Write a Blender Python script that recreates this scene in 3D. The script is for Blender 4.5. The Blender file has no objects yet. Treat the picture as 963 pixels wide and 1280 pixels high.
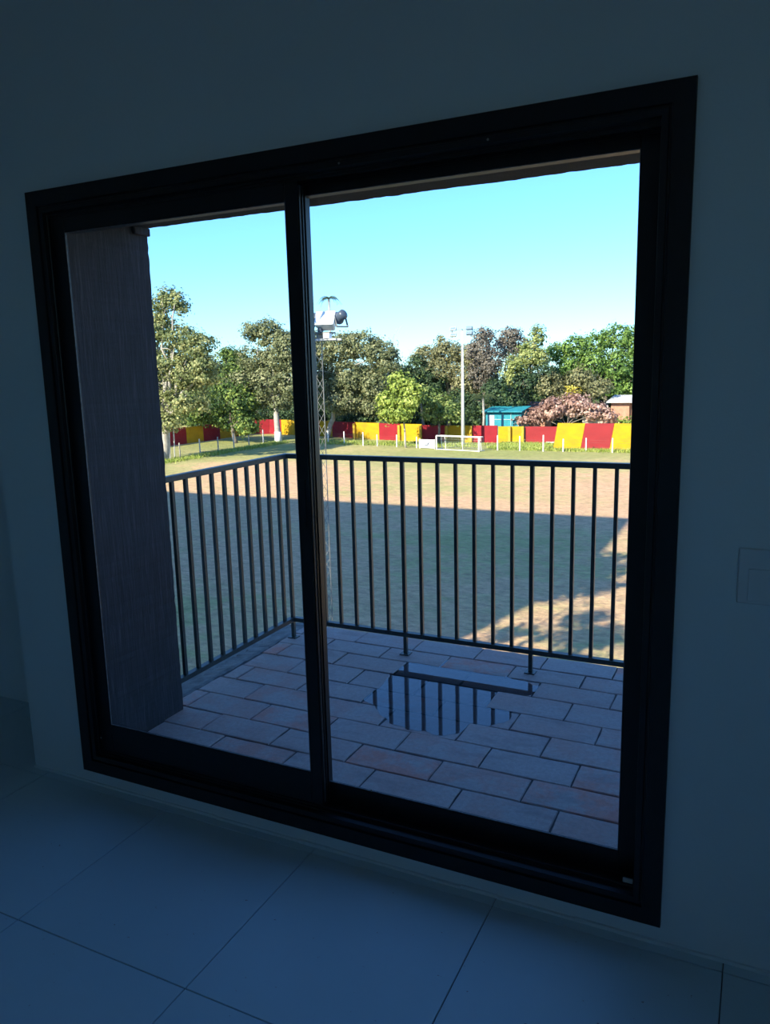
import bpy, bmesh, math, random
import numpy as np
from mathutils import Vector, Matrix, Euler, noise

rng = np.random.default_rng(7)
random.seed(7)
C = bpy.context.scene.collection
SC = bpy.context.scene
EYE = 1.466            # eye height above the room floor
G = -6.534             # playing field level below the room floor
TF = -0.05             # terrace paving level

# ------------------------------------------------------------------ camera
cam_d = bpy.data.cameras.new('camera')
cam = bpy.data.objects.new('camera', cam_d)
C.objects.link(cam)
F_PX, YAW, PITCH, ROLL = 967.653, -0.456964, -0.181430, -0.0253072
fw = Vector((math.sin(YAW) * math.cos(PITCH), math.cos(YAW) * math.cos(PITCH), math.sin(PITCH)))
rt = fw.cross(Vector((0, 0, 1))).normalized()
up = rt.cross(fw)
R2 = rt * math.cos(ROLL) + up * math.sin(ROLL)
U2 = -rt * math.sin(ROLL) + up * math.cos(ROLL)
mat = Matrix((R2, U2, -fw)).transposed().to_4x4()
mat.translation = Vector((0, 0, EYE))
cam.matrix_world = mat
cam_d.sensor_fit = 'VERTICAL'
cam_d.sensor_height = 24.0
cam_d.lens = 24.0 * F_PX / 1280
cam_d.clip_start = 0.05
cam_d.clip_end = 2000
SC.camera = cam

# ------------------------------------------------------------------ world, sun, exposure
SUN_EL = math.radians(31.0)
SUN_H = Vector((0.2425, 0.970, 0))                 # ground direction in which the sunlight travels
w = bpy.data.worlds.new('world')
SC.world = w
w.use_nodes = True
nt = w.node_tree
nt.nodes.clear()
wo = nt.nodes.new('ShaderNodeOutputWorld')
bg = nt.nodes.new('ShaderNodeBackground')
sky = nt.nodes.new('ShaderNodeTexSky')
sky.sky_type = 'NISHITA'
sky.sun_disc = False
sky.sun_elevation = SUN_EL
# sky texture: rotation 0 puts the sun towards +Y; ours stands behind the building
sky.sun_rotation = math.atan2(-SUN_H.x, -SUN_H.y)
sky.altitude = 100
sky.air_density = 1.0
sky.dust_density = 0.2
sky.ozone_density = 1.6
tint = nt.nodes.new('ShaderNodeMix')
tint.data_type = 'RGBA'
tint.blend_type = 'MULTIPLY'
tint.inputs[0].default_value = 1.0
tint.inputs[7].default_value = (0.345, 0.60, 0.92, 1)
nt.links.new(sky.outputs[0], tint.inputs[6])
nt.links.new(tint.outputs[2], bg.inputs[0])
bg.inputs[1].default_value = 0.125
nt.links.new(bg.outputs[0], wo.inputs[0])

sd = bpy.data.lights.new('sun', 'SUN')
sd.energy = 3.45
sd.color = (1.0, 0.90, 0.70)
sd.angle = math.radians(0.53)
so = bpy.data.objects.new('sun', sd)
C.objects.link(so)
sdir = Vector((SUN_H.x * math.cos(SUN_EL), SUN_H.y * math.cos(SUN_EL), -math.sin(SUN_EL)))
so.rotation_euler = sdir.to_track_quat('-Z', 'Y').to_euler()
so.location = (-20, -60, 60)

SC.view_settings.view_transform = 'Standard'
SC.view_settings.look = 'None'
SC.view_settings.gamma = 1
SC.view_settings.use_curve_mapping = False
SC.view_settings.exposure = 1.68
SC.cycles.max_bounces = 10
SC.cycles.diffuse_bounces = 6
SC.cycles.transparent_max_bounces = 16
SC.cycles.sample_clamp_indirect = 4

# ------------------------------------------------------------------ helpers
class MB:
    """collects boxes, bars and tubes, builds them as ONE mesh object"""
    def __init__(self):
        self.v = []; self.f = []; self.m = []
    def add(self, vs, fs, mi=0):
        n = len(self.v)
        self.v += [tuple(p) for p in vs]
        self.f += [tuple(i + n for i in f) for f in fs]
        self.m += [mi] * len(fs)
        return self
    def box(self, x0, x1, y0, y1, z0, z1, mi=0):
        vs = [(x, y, z) for z in (z0, z1) for y in (y0, y1) for x in (x0, x1)]
        return self.add(vs, [(0, 2, 3, 1), (4, 5, 7, 6), (0, 1, 5, 4), (2, 6, 7, 3), (0, 4, 6, 2), (1, 3, 7, 5)], mi)
    def tube(self, pts, rad, n=6, mi=0, caps=True):
        pts = [Vector(p) for p in pts]
        if not hasattr(rad, '__len__'): rad = [rad] * len(pts)
        vs = []; fs = []
        ref = None
        for i, p in enumerate(pts):
            a = pts[max(i - 1, 0)]; b = pts[min(i + 1, len(pts) - 1)]
            d = (b - a).normalized()
            if ref is None:
                ref = Vector((1, 0, 0)) if abs(d.x) < .8 else Vector((0, 1, 0))
            u = d.cross(ref).normalized(); v = d.cross(u)
            for k in range(n):
                t = 2 * math.pi * k / n + math.pi / n
                vs.append(p + (u * math.cos(t) + v * math.sin(t)) * rad[i])
        for i in range(len(pts) - 1):
            for k in range(n):
                a = i * n + k; b = i * n + (k + 1) % n
                fs.append((a, b, b + n, a + n))
        if caps:
            fs.append(tuple(range(n))[::-1]); fs.append(tuple(range((len(pts) - 1) * n, len(pts) * n)))
        return self.add(vs, fs, mi)
    def prism(self, poly, axis, a, b, mi=0):
        """poly: 2D outline, extruded along axis ('x','y','z') from a to b"""
        def P(u, v, t):
            return {'x': (t, u, v), 'y': (u, t, v), 'z': (u, v, t)}[axis]
        n = len(poly)
        vs = [P(u, v, a) for u, v in poly] + [P(u, v, b) for u, v in poly]
        fs = [tuple(range(n))[::-1], tuple(range(n, 2 * n))] + [(i, (i + 1) % n, (i + 1) % n + n, i + n) for i in range(n)]
        return self.add(vs, fs, mi)
    def mesh(self, name, mats, bevel=0, smooth=False, seg=1):
        me = bpy.data.meshes.new(name)
        me.from_pydata(self.v, [], self.f)
        if not isinstance(mats, (list, tuple)): mats = [mats]
        for m in mats: me.materials.append(m)
        me.polygons.foreach_set('material_index', self.m)
        bm = bmesh.new(); bm.from_mesh(me)
        bmesh.ops.recalc_face_normals(bm, faces=bm.faces)
        if bevel:
            es = [e for e in bm.edges if len(e.link_faces) == 2 and e.calc_face_angle(0) > .5]
            bmesh.ops.bevel(bm, geom=es, offset=bevel, segments=seg, affect='EDGES', profile=.6)
        bm.to_mesh(me); bm.free()
        if smooth:
            me.polygons.foreach_set('use_smooth', [True] * len(me.polygons))
        return me
    def build(self, name, mats, parent=None, loc=(0, 0, 0), bevel=0, smooth=False, seg=1):
        return put(name, self.mesh(name, mats, bevel, smooth, seg), parent, loc)

def put(name, me, parent=None, loc=(0, 0, 0), rot=(0, 0, 0)):
    o = bpy.data.objects.new(name, me)
    C.objects.link(o)
    if parent is not None: o.parent = parent
    o.location = loc
    o.rotation_euler = rot
    return o

def tag(o, label=None, cat=None, group=None, kind=None):
    if label: o['label'] = label
    if cat: o['category'] = cat
    if group: o['group'] = group
    if kind: o['kind'] = kind
    return o

def empty(name, loc=(0, 0, 0), parent=None, **k):
    o = bpy.data.objects.new(name, None)
    o.empty_display_size = .1
    C.objects.link(o); o.location = loc
    if parent is not None: o.parent = parent
    return tag(o, **k)

# ------------------------------------------------------------------ materials
class NT:
    def __init__(self, name):
        self.m = bpy.data.materials.new(name); self.m.use_nodes = True
        self.t = self.m.node_tree; self.n = self.t.nodes
        self.b = self.n['Principled BSDF']; self.out = self.n['Material Output']
    def node(self, ty, **k):
        n = self.n.new(ty)
        for a, v in k.items(): setattr(n, a, v)
        return n
    def link(self, a, b): self.t.links.new(a, b)
    def coord(self, kind='Object', scale=(1, 1, 1)):
        tc = self.node('ShaderNodeTexCoord'); mp = self.node('ShaderNodeMapping')
        mp.inputs['Scale'].default_value = scale
        if kind == 'World':
            g = self.node('ShaderNodeNewGeometry'); self.link(g.outputs['Position'], mp.inputs[0])
        else:
            self.link(tc.outputs[kind], mp.inputs[0])
        return mp.outputs[0]
    def noise(self, vec, scale, detail=4, rough=.55):
        n = self.node('ShaderNodeTexNoise'); self.link(vec, n.inputs['Vector'])
        n.inputs['Scale'].default_value = scale; n.inputs['Detail'].default_value = detail
        n.inputs['Roughness'].default_value = rough
        return n.outputs[0]
    def ramp(self, fac, stops):
        r = self.node('ShaderNodeValToRGB'); self.link(fac, r.inputs[0])
        el = r.color_ramp.elements
        while len(el) < len(stops): el.new(.5)
        for e, (p, c) in zip(el, stops):
            e.position = p; e.color = tuple(c) + (1,) if len(c) == 3 else c
        return r.outputs[0]
    def mix(self, fac, a, b, mode='MIX'):
        m = self.node('ShaderNodeMix', data_type='RGBA', blend_type=mode)
        for s, v in ((0, fac), (6, a), (7, b)):
            if hasattr(v, 'is_output'): self.link(v, m.inputs[s])
            elif s == 0: m.inputs[0].default_value = v
            else: m.inputs[s].default_value = tuple(v) + (1,) if len(v) == 3 else v
        return m.outputs[2]
    def bump(self, h, strength=.3, dist=.01):
        b = self.node('ShaderNodeBump'); self.link(h, b.inputs['Height'])
        b.inputs['Strength'].default_value = strength; b.inputs['Distance'].default_value = dist
        self.link(b.outputs[0], self.b.inputs['Normal'])
    def set(self, col=None, rough=None, metal=None, spec=None):
        if col is not None:
            if hasattr(col, 'is_output'): self.link(col, self.b.inputs['Base Color'])
            else: self.b.inputs['Base Color'].default_value = tuple(col) + (1,)
        if rough is not None:
            if hasattr(rough, 'is_output'): self.link(rough, self.b.inputs['Roughness'])
            else: self.b.inputs['Roughness'].default_value = rough
        if metal is not None: self.b.inputs['Metallic'].default_value = metal
        if spec is not None: self.b.inputs['Specular IOR Level'].default_value = spec
        return self

def simple(name, col, rough=.5, metal=0, var=.12, scale=8, bump=0, spec=None, kind='World'):
    m = NT(name); v = m.coord(kind)
    n = m.noise(v, scale)
    c = m.ramp(n, [(.3, [x * (1 - var) for x in col]), (.7, [min(1, x * (1 + var)) for x in col])])
    m.set(c, rough, metal, spec)
    if bump: m.bump(n, bump)
    return m.m

M = {}
# painted plaster
m = NT('plaster'); v = m.coord('World'); n1 = m.noise(v, 1.3, 3); n2 = m.noise(v, 160, 3)
m.set(m.ramp(n1, [(.3, (.62, .735, .745)), (.7, (.66, .77, .775))]), .7); m.bump(n2, .25, .002); M['plaster'] = m.m
M['ceiling'] = simple('ceiling_paint', (.6, .6, .59), .8, var=.03)
# indoor porcelain tile
m = NT('porcelain'); v = m.coord('World'); n1 = m.noise(v, 3.0, 6, .7); n2 = m.noise(v, 60, 3)
oi = m.node('ShaderNodeObjectInfo')
c = m.ramp(n1, [(.3, (.50, .67, .71)), (.7, (.54, .71, .745))])
sp = m.ramp(n2, [(.71, (0, 0, 0)), (.74, (1, 1, 1))])
c = m.mix(sp, c, (.30, .30, .30))
m.set(c, m.ramp(n1, [(.3, (.38,) * 3), (.7, (.46,) * 3)])); m.bump(n2, .03, .001); M['tile'] = m.m
M['grout'] = simple('grout', (.16, .16, .165), .9)
M['alu'] = simple('black_aluminium', (.010, .010, .012), .38, var=.25, scale=40, spec=.4)
M['seal'] = simple('glazing_seal', (.16, .16, .18), .6, scale=90, var=.4)
M['screw'] = simple('screw_zinc', (.38, .37, .33), .45, metal=.3)
M['rail'] = simple('railing_paint', (.020, .032, .034), .42, var=.3, scale=30, bump=.05)
M['rail_edge'] = M['rail']
# window glass: thin pane, straight-through with a Fresnel reflection
m = NT('window_glass'); m.n.remove(m.b)
tr = m.node('ShaderNodeBsdfTransparent'); tr.inputs[0].default_value = (.95, .975, .98, 1)
gl = m.node('ShaderNodeBsdfGlossy'); gl.inputs['Roughness'].default_value = 0.0
# Schlick reflectance, the same from both sides of the thin pane
lw = m.node('ShaderNodeLayerWeight'); lw.inputs[0].default_value = .5
pw = m.node('ShaderNodeMath', operation='POWER'); m.link(lw.outputs['Facing'], pw.inputs[0]); pw.inputs[1].default_value = 5
fr = m.node('ShaderNodeMapRange'); m.link(pw.outputs[0], fr.inputs[0]); fr.inputs[3].default_value = .035; fr.inputs[4].default_value = 1
mx = m.node('ShaderNodeMixShader')
m.link(fr.outputs[0], mx.inputs[0]); m.link(tr.outputs[0], mx.inputs[1]); m.link(gl.outputs[0], mx.inputs[2])
m.link(mx.outputs[0], m.out.inputs[0]); M['glass'] = m.m
# dark combed render of the facade
m = NT('combed_render'); v = m.coord('World', (120, 120, 6)); n1 = m.noise(v, 1.0, 4, .65); v2 = m.coord('World'); n2 = m.noise(v2, 2.0, 4)
v3 = m.coord('World', (30, 30, 1.5)); n3 = m.noise(v3, 1.0, 2)
c = m.ramp(n1, [(.3, (.014, .013, .018)), (.55, (.032, .028, .037)), (.78, (.095, .085, .10))])
c = m.mix(.5, c, m.ramp(n2, [(.3, (.7, .7, .72)), (.7, (1.05, 1, 1))]), 'MULTIPLY')
m.set(c, .85); m.bump(n1, .8, .004); M['render'] = m.m
M['concrete'] = simple('rough_concrete', (.22, .21, .20), .95, var=.35, scale=14, bump=.6)
M['mortar'] = simple('terrace_mortar', (.05, .05, .055), .95, var=.35, scale=30, bump=.6)
# terracotta pavers, weathered and dusty
m = NT('terracotta'); v = m.coord('World'); oi = m.node('ShaderNodeObjectInfo')
n1 = m.noise(v, 5.5, 7, .72); n2 = m.noise(v, 60, 5, .75); n3 = m.noise(m.coord('World', (1, 3, 1)), 4, 3)
base = m.ramp(oi.outputs['Random'], [(0, (.52, .31, .26)), (.35, (.50, .35, .31)), (.62, (.44, .34, .31)), (.80, (.58, .29, .23)), (1, (.68, .26, .19))])
dust = m.ramp(n1, [(.42, (0, 0, 0)), (.60, (1, 1, 1))])
c = m.mix(dust, base, (.50, .40, .37))
c = m.mix(m.ramp(n3, [(.55, (0, 0, 0)), (.75, (.5, .5, .5))]), c, (.28, .20, .18))
c = m.mix(.6, c, m.ramp(n2, [(.25, (.55, .55, .55)), (.75, (1.25, 1.2, 1.15))]), 'MULTIPLY')
m.set(c, m.ramp(n1, [(.3, (.62,) * 3), (.7, (.85,) * 3)])); m.bump(n2, .35, .002); M['paver'] = m.m
# water
m = NT('water'); m.n.remove(m.b)
tr = m.node('ShaderNodeBsdfTransparent'); tr.inputs[0].default_value = (.80, .82, .84, 1)
gl = m.node('ShaderNodeBsdfGlossy'); gl.inputs['Roughness'].default_value = 0.0
fr = m.node('ShaderNodeFresnel'); fr.inputs[0].default_value = 1.85
wn = m.noise(m.coord('World'), 6, 2); bp = m.node('ShaderNodeBump'); m.link(wn, bp.inputs['Height'])
bp.inputs['Strength'].default_value = .02; bp.inputs['Distance'].default_value = .01
m.link(bp.outputs[0], gl.inputs['Normal'])
mx = m.node('ShaderNodeMixShader')
m.link(fr.outputs[0], mx.inputs[0]); m.link(tr.outputs[0], mx.inputs[1]); m.link(gl.outputs[0], mx.inputs[2])
m.link(mx.outputs[0], m.out.inputs[0]); M['water'] = m.m
# field
m = NT('field_ground'); g = m.node('ShaderNodeNewGeometry'); sep = m.node('ShaderNodeSeparateXYZ'); m.link(g.outputs['Position'], sep.inputs[0])
va = m.coord('World', (.55, 1, 1)); n1 = m.noise(va, .11, 5, .6); n2 = m.noise(m.coord('World'), 1.1, 5, .7); n3 = m.noise(m.coord('World', (.55, 1, 1)), 4.5, 6, .8)
# worn dirt middle, grass round the edges
mr = m.node('ShaderNodeMapRange'); m.link(sep.outputs[1], mr.inputs[0])
mr.inputs[1].default_value = 56; mr.inputs[2].default_value = 70; mr.inputs[3].default_value = 0; mr.inputs[4].default_value = .30
mr2 = m.node('ShaderNodeMapRange'); m.link(sep.outputs[0], mr2.inputs[0])
mr2.inputs[1].default_value = -40; mr2.inputs[2].default_value = -49; mr2.inputs[3].default_value = 0; mr2.inputs[4].default_value = .28
mr3 = m.node('ShaderNodeMapRange'); m.link(sep.outputs[1], mr3.inputs[0])
mr3.inputs[1].default_value = 22; mr3.inputs[2].default_value = 12; mr3.inputs[3].default_value = 0; mr3.inputs[4].default_value = .16
def madd(a, b, op='ADD'):
    q = m.node('ShaderNodeMath', operation=op)
    for i, s in enumerate((a, b)):
        if hasattr(s, 'is_output'): m.link(s, q.inputs[i])
        else: q.inputs[i].default_value = s
    return q.outputs[0]
mxx = madd(madd(mr.outputs[0], mr2.outputs[0], 'MAXIMUM'), mr3.outputs[0], 'MAXIMUM')
fac = madd(madd(madd(n1, madd(n2, .45, 'MULTIPLY')), madd(n3, .28, 'MULTIPLY')), mxx)
fac = madd(fac, -.42)
c = m.ramp(fac, [(.36, (.84, .52, .30)), (.47, (.78, .53, .28)), (.56, (.62, .52, .23)), (.75, (.44, .43, .16)), (.95, (.42, .43, .13))])
c = m.mix(.85, c, m.ramp(n3, [(.3, (.42, .42, .42)), (.7, (1.35, 1.33, 1.3))]), 'MULTIPLY')
m.set(c, .95, spec=.1); m.bump(n3, 1.0, .12); M['field'] = m.m
def wallpaint(name, col, dirt):
    m = NT(name); g = m.node('ShaderNodeNewGeometry'); sep = m.node('ShaderNodeSeparateXYZ'); m.link(g.outputs['Position'], sep.inputs[0])
    n1 = m.noise(m.coord('World', (1, 1, 2.5)), 1.0, 5, .65); n2 = m.noise(m.coord('World'), 6, 4)
    wv = m.node('ShaderNodeTexBrick'); mp = m.coord('World'); 
    cx = m.node('ShaderNodeCombineXYZ'); m.link(sep.outputs[0], cx.inputs[0]); m.link(sep.outputs[2], cx.inputs[1]); m.link(cx.outputs[0], wv.inputs[0])
    wv.inputs['Scale'].default_value = 1; wv.inputs['Brick Width'].default_value = .4; wv.inputs['Row Height'].default_value = .2; wv.inputs['Mortar Size'].default_value = .012
    c = m.ramp(n1, [(.28, dirt), (.55, col), (.8, [min(1, x * 1.12) for x in col])])
    m.set(c, .8, spec=.2); m.bump(wv.outputs['Fac'], -.5, .01)
    return m.m
M['red'] = wallpaint('wall_paint_red', (.31, .018, .028), (.23, .016, .023))
M['yellow'] = wallpaint('wall_paint_yellow', (.56, .32, .010), (.42, .24, .02))
M['red_pale'] = wallpaint('wall_paint_faded_red', (.31, .030, .033), (.25, .025, .028))
M['pier'] = simple('pier_paint', (.52, .33, .03), .85, var=.3)
M['white'] = simple('white_paint', (.78, .77, .72), .6, var=.08, scale=5)
M['galv'] = simple('galvanised_steel', (.24, .235, .22), .6, metal=.3, var=.3)
M['steel_light'] = simple('weathered_steel', (.55, .55, .53), .6, metal=.2)
M['lamp_white'] = simple('floodlight_white', (.86, .86, .86), .45, var=.04)
M['lamp_dark'] = simple('floodlight_grey', (.07, .09, .13), .35, var=.2)
M['lens'] = simple('floodlight_lens', (.20, .26, .30), .12, var=.1)
M['banner'] = simple('banner_vinyl', (.80, .80, .80), .5, var=.05)
M['ink'] = simple('banner_ink', (.03, .05, .10), .6)
M['net'] = simple('goal_net', (.7, .7, .68), .8)
M['teal'] = simple('teal_paint', (.02, .26, .32), .7, var=.15, scale=2)
M['rust'] = simple('rusty_roof', (.24, .12, .10), .8, var=.4, scale=3)
M['brickw'] = simple('far_brick', (.46, .23, .15), .9, var=.25, scale=3)
M['roofw'] = simple('fibre_cement_roof', (.55, .54, .52), .8, var=.1)
M['dark'] = simple('dark_opening', (.03, .03, .035), .6)
M['bark'] = simple('bark', (.20, .165, .13), .95, var=.35, scale=4, bump=.6)
M['bark_pale'] = simple('pale_bark', (.42, .38, .33), .9, var=.25, scale=4, bump=.4)
M['lime'] = simple('limewash', (.75, .74, .70), .9)
M['block'] = simple('facade_paint', (.45, .43, .40), .85, var=.1, scale=1)
M['weed'] = simple('weed_green', (.20, .24, .05), .8, var=.4, scale=2)
M['switch'] = simple('switch_plastic', (.62, .70, .71), .45, var=.02)

def leafmat(name, dark, mid, light, trans=.35):
    mid = tuple(min(1, q * 1.3) for q in mid); light = tuple(min(1, q * 1.4) for q in light)
    m = NT(name); m.b.inputs['Roughness'].default_value = .55; m.b.inputs['Specular IOR Level'].default_value = .25
    at = m.node('ShaderNodeAttribute', attribute_name='tone')
    n1 = m.noise(m.coord('World'), .55, 3)
    f = m.mix(.35, at.outputs['Color'], n1)
    c = m.ramp(f, [(.18, dark), (.5, mid), (.85, light)])
    m.set(c)
    tl = m.node('ShaderNodeBsdfTranslucent'); m.link(c, tl.inputs[0])
    mx = m.node('ShaderNodeMixShader'); mx.inputs[0].default_value = trans
    m.link(m.b.outputs[0], mx.inputs[1]); m.link(tl.outputs[0], mx.inputs[2]); m.link(mx.outputs[0], m.out.inputs[0])
    return m.m
LEAF = {
    'gl': leafmat('leaf_pale_green', (.07, .10, .035), (.19, .22, .085), (.40, .38, .17)),
    'dg': leafmat('leaf_dark_green', (.03, .065, .02), (.075, .13, .035), (.30, .36, .08)),
    'og': leafmat('leaf_grey_olive', (.06, .075, .035), (.16, .18, .085), (.33, .32, .17)),
    'bg': leafmat('leaf_bright_green', (.09, .14, .02), (.25, .32, .06), (.46, .48, .14)),
    'mg': leafmat('leaf_mid_green', (.05, .09, .025), (.14, .20, .055), (.31, .34, .11)),
    'ob': leafmat('leaf_olive_brown', (.08, .08, .035), (.19, .19, .09), (.33, .30, .15)),
    'dk': leafmat('leaf_deep_green', (.02, .045, .022), (.05, .085, .04), (.12, .17, .06)),
    'gb': leafmat('leaf_grey_brown', (.08, .07, .055), (.17, .15, .12), (.27, .23, .18)),
    'lg': leafmat('leaf_light_green', (.09, .12, .03), (.22, .26, .08), (.42, .42, .16)),
    'rg': leafmat('leaf_rich_green', (.04, .09, .02), (.12, .21, .045), (.26, .36, .09)),
    'yl': leafmat('leaf_yellow', (.25, .20, .03), (.45, .38, .06), (.6, .5, .1)),
    'pk': leafmat('leaf_pink_brown', (.16, .08, .06), (.38, .23, .18), (.62, .46, .38)),
    'pm': leafmat('leaf_palm', (.09, .12, .05), (.22, .25, .11), (.42, .42, .22)),
}

# ================================================================== THE ROOM
WX0, WX1 = -2.169, -0.165          # window opening (outer edge of the frame)
WZ0, WZ1 = 0.055, 2.052
WY0, WY1 = 1.872, 2.05             # inner and outer face of the window wall
RX0, RX1, RY0, H = -4.3, 1.9, -2.9, 2.75

wl = empty('wall_window', (0, WY0, 0), kind='structure')
def wall_piece(name, x0, x1, y0, y1, z0, z1, mt, parent, bevel=0):
    return MB().box(x0, x1, y0, y1, z0, z1).build(name, M[mt], parent, (-parent.location.x, -parent.location.y, -parent.location.z), bevel=bevel)
# one mesh round the opening: inner leaf plastered, outer leaf rendered
b = MB()
E_ = .004
for (x0, x1, z0, z1) in ((-2.444, WX0 + .012, 0, H), (WX1 - .012, RX1, 0, H), (WX0 + .012, WX1 - .012, WZ1 - .012, H), (WX0 + .012, WX1 - .012, 0, WZ0 + .012)):
    b.box(x0, x1, WY0, 1.96, z0, z1)
b.build('plaster_leaf', M['plaster'], wl, (0, -WY0, 0))
b = MB()
for (x0, x1, z0, z1) in ((-2.444, -2.336, -.3, 3.0), (.0, RX1 + .2, -.3, 3.0), (-2.336, .0, 2.062, 3.0), (-2.336, .0, -.3, .03)):
    b.box(x0, x1, 1.96, WY1, z0, z1)
b.build('render_leaf', M['render'], wl, (0, -WY0, 0))

wr = empty('wall_left', (-2.444, 2.28, 0), kind='structure')
MB().box(RX0 - .2, -2.444, 2.28, 2.45, -.3, 3.0).build('recess_wall', M['plaster'], wr, (2.444, -2.28, 0))
MB().box(-2.450, -2.444, 1.96, 2.28, 0, H).build('recess_return', M['plaster'], wr, (2.444, -2.28, 0))
tag(MB().box(RX0 - .2, RX0, RY0, 2.28, -.3, 3.0).build('wall_side', M['plaster']), kind='structure')
# right wall; unseen opening behind the camera, added to brighten the room
OY0, OY1, OZ0, OZ1 = -2.5, -1.0, 1.05, 2.3
tag(MB().box(RX1, RX1 + .2, RY0, OY0, -.3, 3.0).box(RX1, RX1 + .2, OY1, WY0, -.3, 3.0).box(RX1, RX1 + .2, OY0, OY1, -.3, OZ0).box(RX1, RX1 + .2, OY0, OY1, OZ1, 3.0).build('wall_right', M['plaster']), kind='structure')
tag(MB().box(RX0 - .2, RX1 + .2, RY0 - .2, RY0, -.3, 3.0).build('wall_back', M['plaster']), kind='structure')
tag(MB().box(RX0, RX1, RY0, 1.95, H, H + .25).box(RX0, -2.446, 1.95, 2.28, H, H + .25).build('ceiling', M['ceiling']), kind='structure')

# floor: grout bed and porcelain tiles
fl = empty('floor', kind='structure')
MB().box(RX0, RX1, RY0, 1.95, -.3, -.006).box(RX0, -2.446, 1.95, 2.28, -.3, -.006).build('grout_bed', M['grout'], fl)
P = .5866
GX, GY = -1.188, 1.248
cache = {}
def tile_mesh(w_, d_):
    k = (round(w_, 3), round(d_, 3))
    if k not in cache:
        cache[k] = MB().box(0, w_, 0, d_, -.0062, 0).mesh('floor_tile', M['tile'], bevel=.0012)
    return cache[k]
ix0 = math.floor((RX0 - GX) / P); iy0 = math.floor((RY0 - GY) / P)
for i in range(ix0, 20):
    for j in range(iy0, 12):
        x0 = max(GX + i * P, RX0); x1 = min(GX + (i + 1) * P, RX1)
        y0 = max(GY + j * P, RY0); ylim = WY0 if x0 > -2.6 else 2.28
        y1 = min(GY + (j + 1) * P, ylim)
        if x1 - x0 < .03 or y1 - y0 < .015: continue
        g_ = .0013
        put('floor_tile', tile_mesh(x1 - x0 - 2 * g_, y1 - y0 - 2 * g_), fl, (x0 + g_, y0 + g_, random.uniform(-.0003, .0003)))
# piece of floor left of the wall end
for (x0, x1) in ((-2.9478, -2.446),):
    put('floor_tile', tile_mesh(x1 - x0 - .003, .40), fl, (x0 + .0013, WY0 + .006, 0))
# thin irregular plaster foot where wall meets floor
b = MB()
n = 40
for k in range(n):
    xa = -2.444 + k * (RX1 + 2.444) / n; xb = -2.444 + (k + 1) * (RX1 + 2.444) / n
    d = .006 + .004 * random.random(); h = .007 + .003 * random.random()
    b.box(xa, xb, WY0 - d, WY0, 0, h)
tag(b.build('baseboard_window', M['plaster']), kind='structure')

# wall switch plate at the right edge
sw = empty('switch_plate', (.045, WY0, .99), label='pale blank cover plate with raised inner switch module on the wall right of the window', cat='switch')
MB().box(-.079, .079, -.007, 0, -.064, .064).build('cover', M['switch'], sw, bevel=.0025)
MB().box(-.057, .057, -.0095, -.007, -.056, .018).build('rocker', M['switch'], sw, bevel=.001)

# ================================================================== THE WINDOW
win = empty('window_1', (WX0, WY0, 0), kind='structure')
def wp(mb, name, mt, parent=win, bevel=.0015):
    base = Vector((WX0, WY0, 0))
    if parent is not win: base = Vector((0, 0, 0)) + base * 0
    o = mb.build(name, M[mt], parent, bevel=bevel)
    if parent is win: o.location = (-WX0, -WY0, 0)
    return o
FY = 1.855                       # face of the trim, proud of the plaster
# mitred frame bars with a stepped profile: (inset from the outer edge, y)
prof = [(0, 1.873), (0, 1.858), (.002, FY), (.046, FY), (.048, 1.862), (.052, 1.862), (.054, 1.858), (.068, 1.858), (.070, 1.872)]
def frame_bar(side, inner, prof, name):
    """mitred bar: side in left/right/head/sill; inner = depth of bar from the edge"""
    ye = 1.946 if side in ('left', 'right') else 1.974
    pr = list(prof) + [(inner - .004, 1.872), (inner, 1.876), (inner, ye), (0.012, ye), (.012, 1.873)]
    vs = []; n = len(pr)
    def corner(a, b_):   # a: along-x corner (0 left,1 right); b_: 0 bottom,1 top
        out = []
        for ins, y in pr:
            x = WX0 + ins if a == 0 else WX1 - ins
            z = WZ0 + ins if b_ == 0 else WZ1 - ins
            out.append((x, y, z))
        return out
    ends = {'left': ((0, 0), (0, 1)), 'right': ((1, 0), (1, 1)), 'head': ((0, 1), (1, 1)), 'sill': ((0, 0), (1, 0))}[side]
    vs = corner(*ends[0]) + corner(*ends[1])
    fs = [tuple(range(n)), tuple(range(n, 2 * n))[::-1]] + [(i, (i + 1) % n, (i + 1) % n + n, i + n) for i in range(n)]
    return wp(MB().add(vs, fs), name, 'alu', bevel=0)
for side, nm in (('left', 'jamb'), ('right', 'jamb'), ('head', 'head'), ('sill', 'sill')):
    frame_bar(side, .070, prof, nm)
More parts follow.
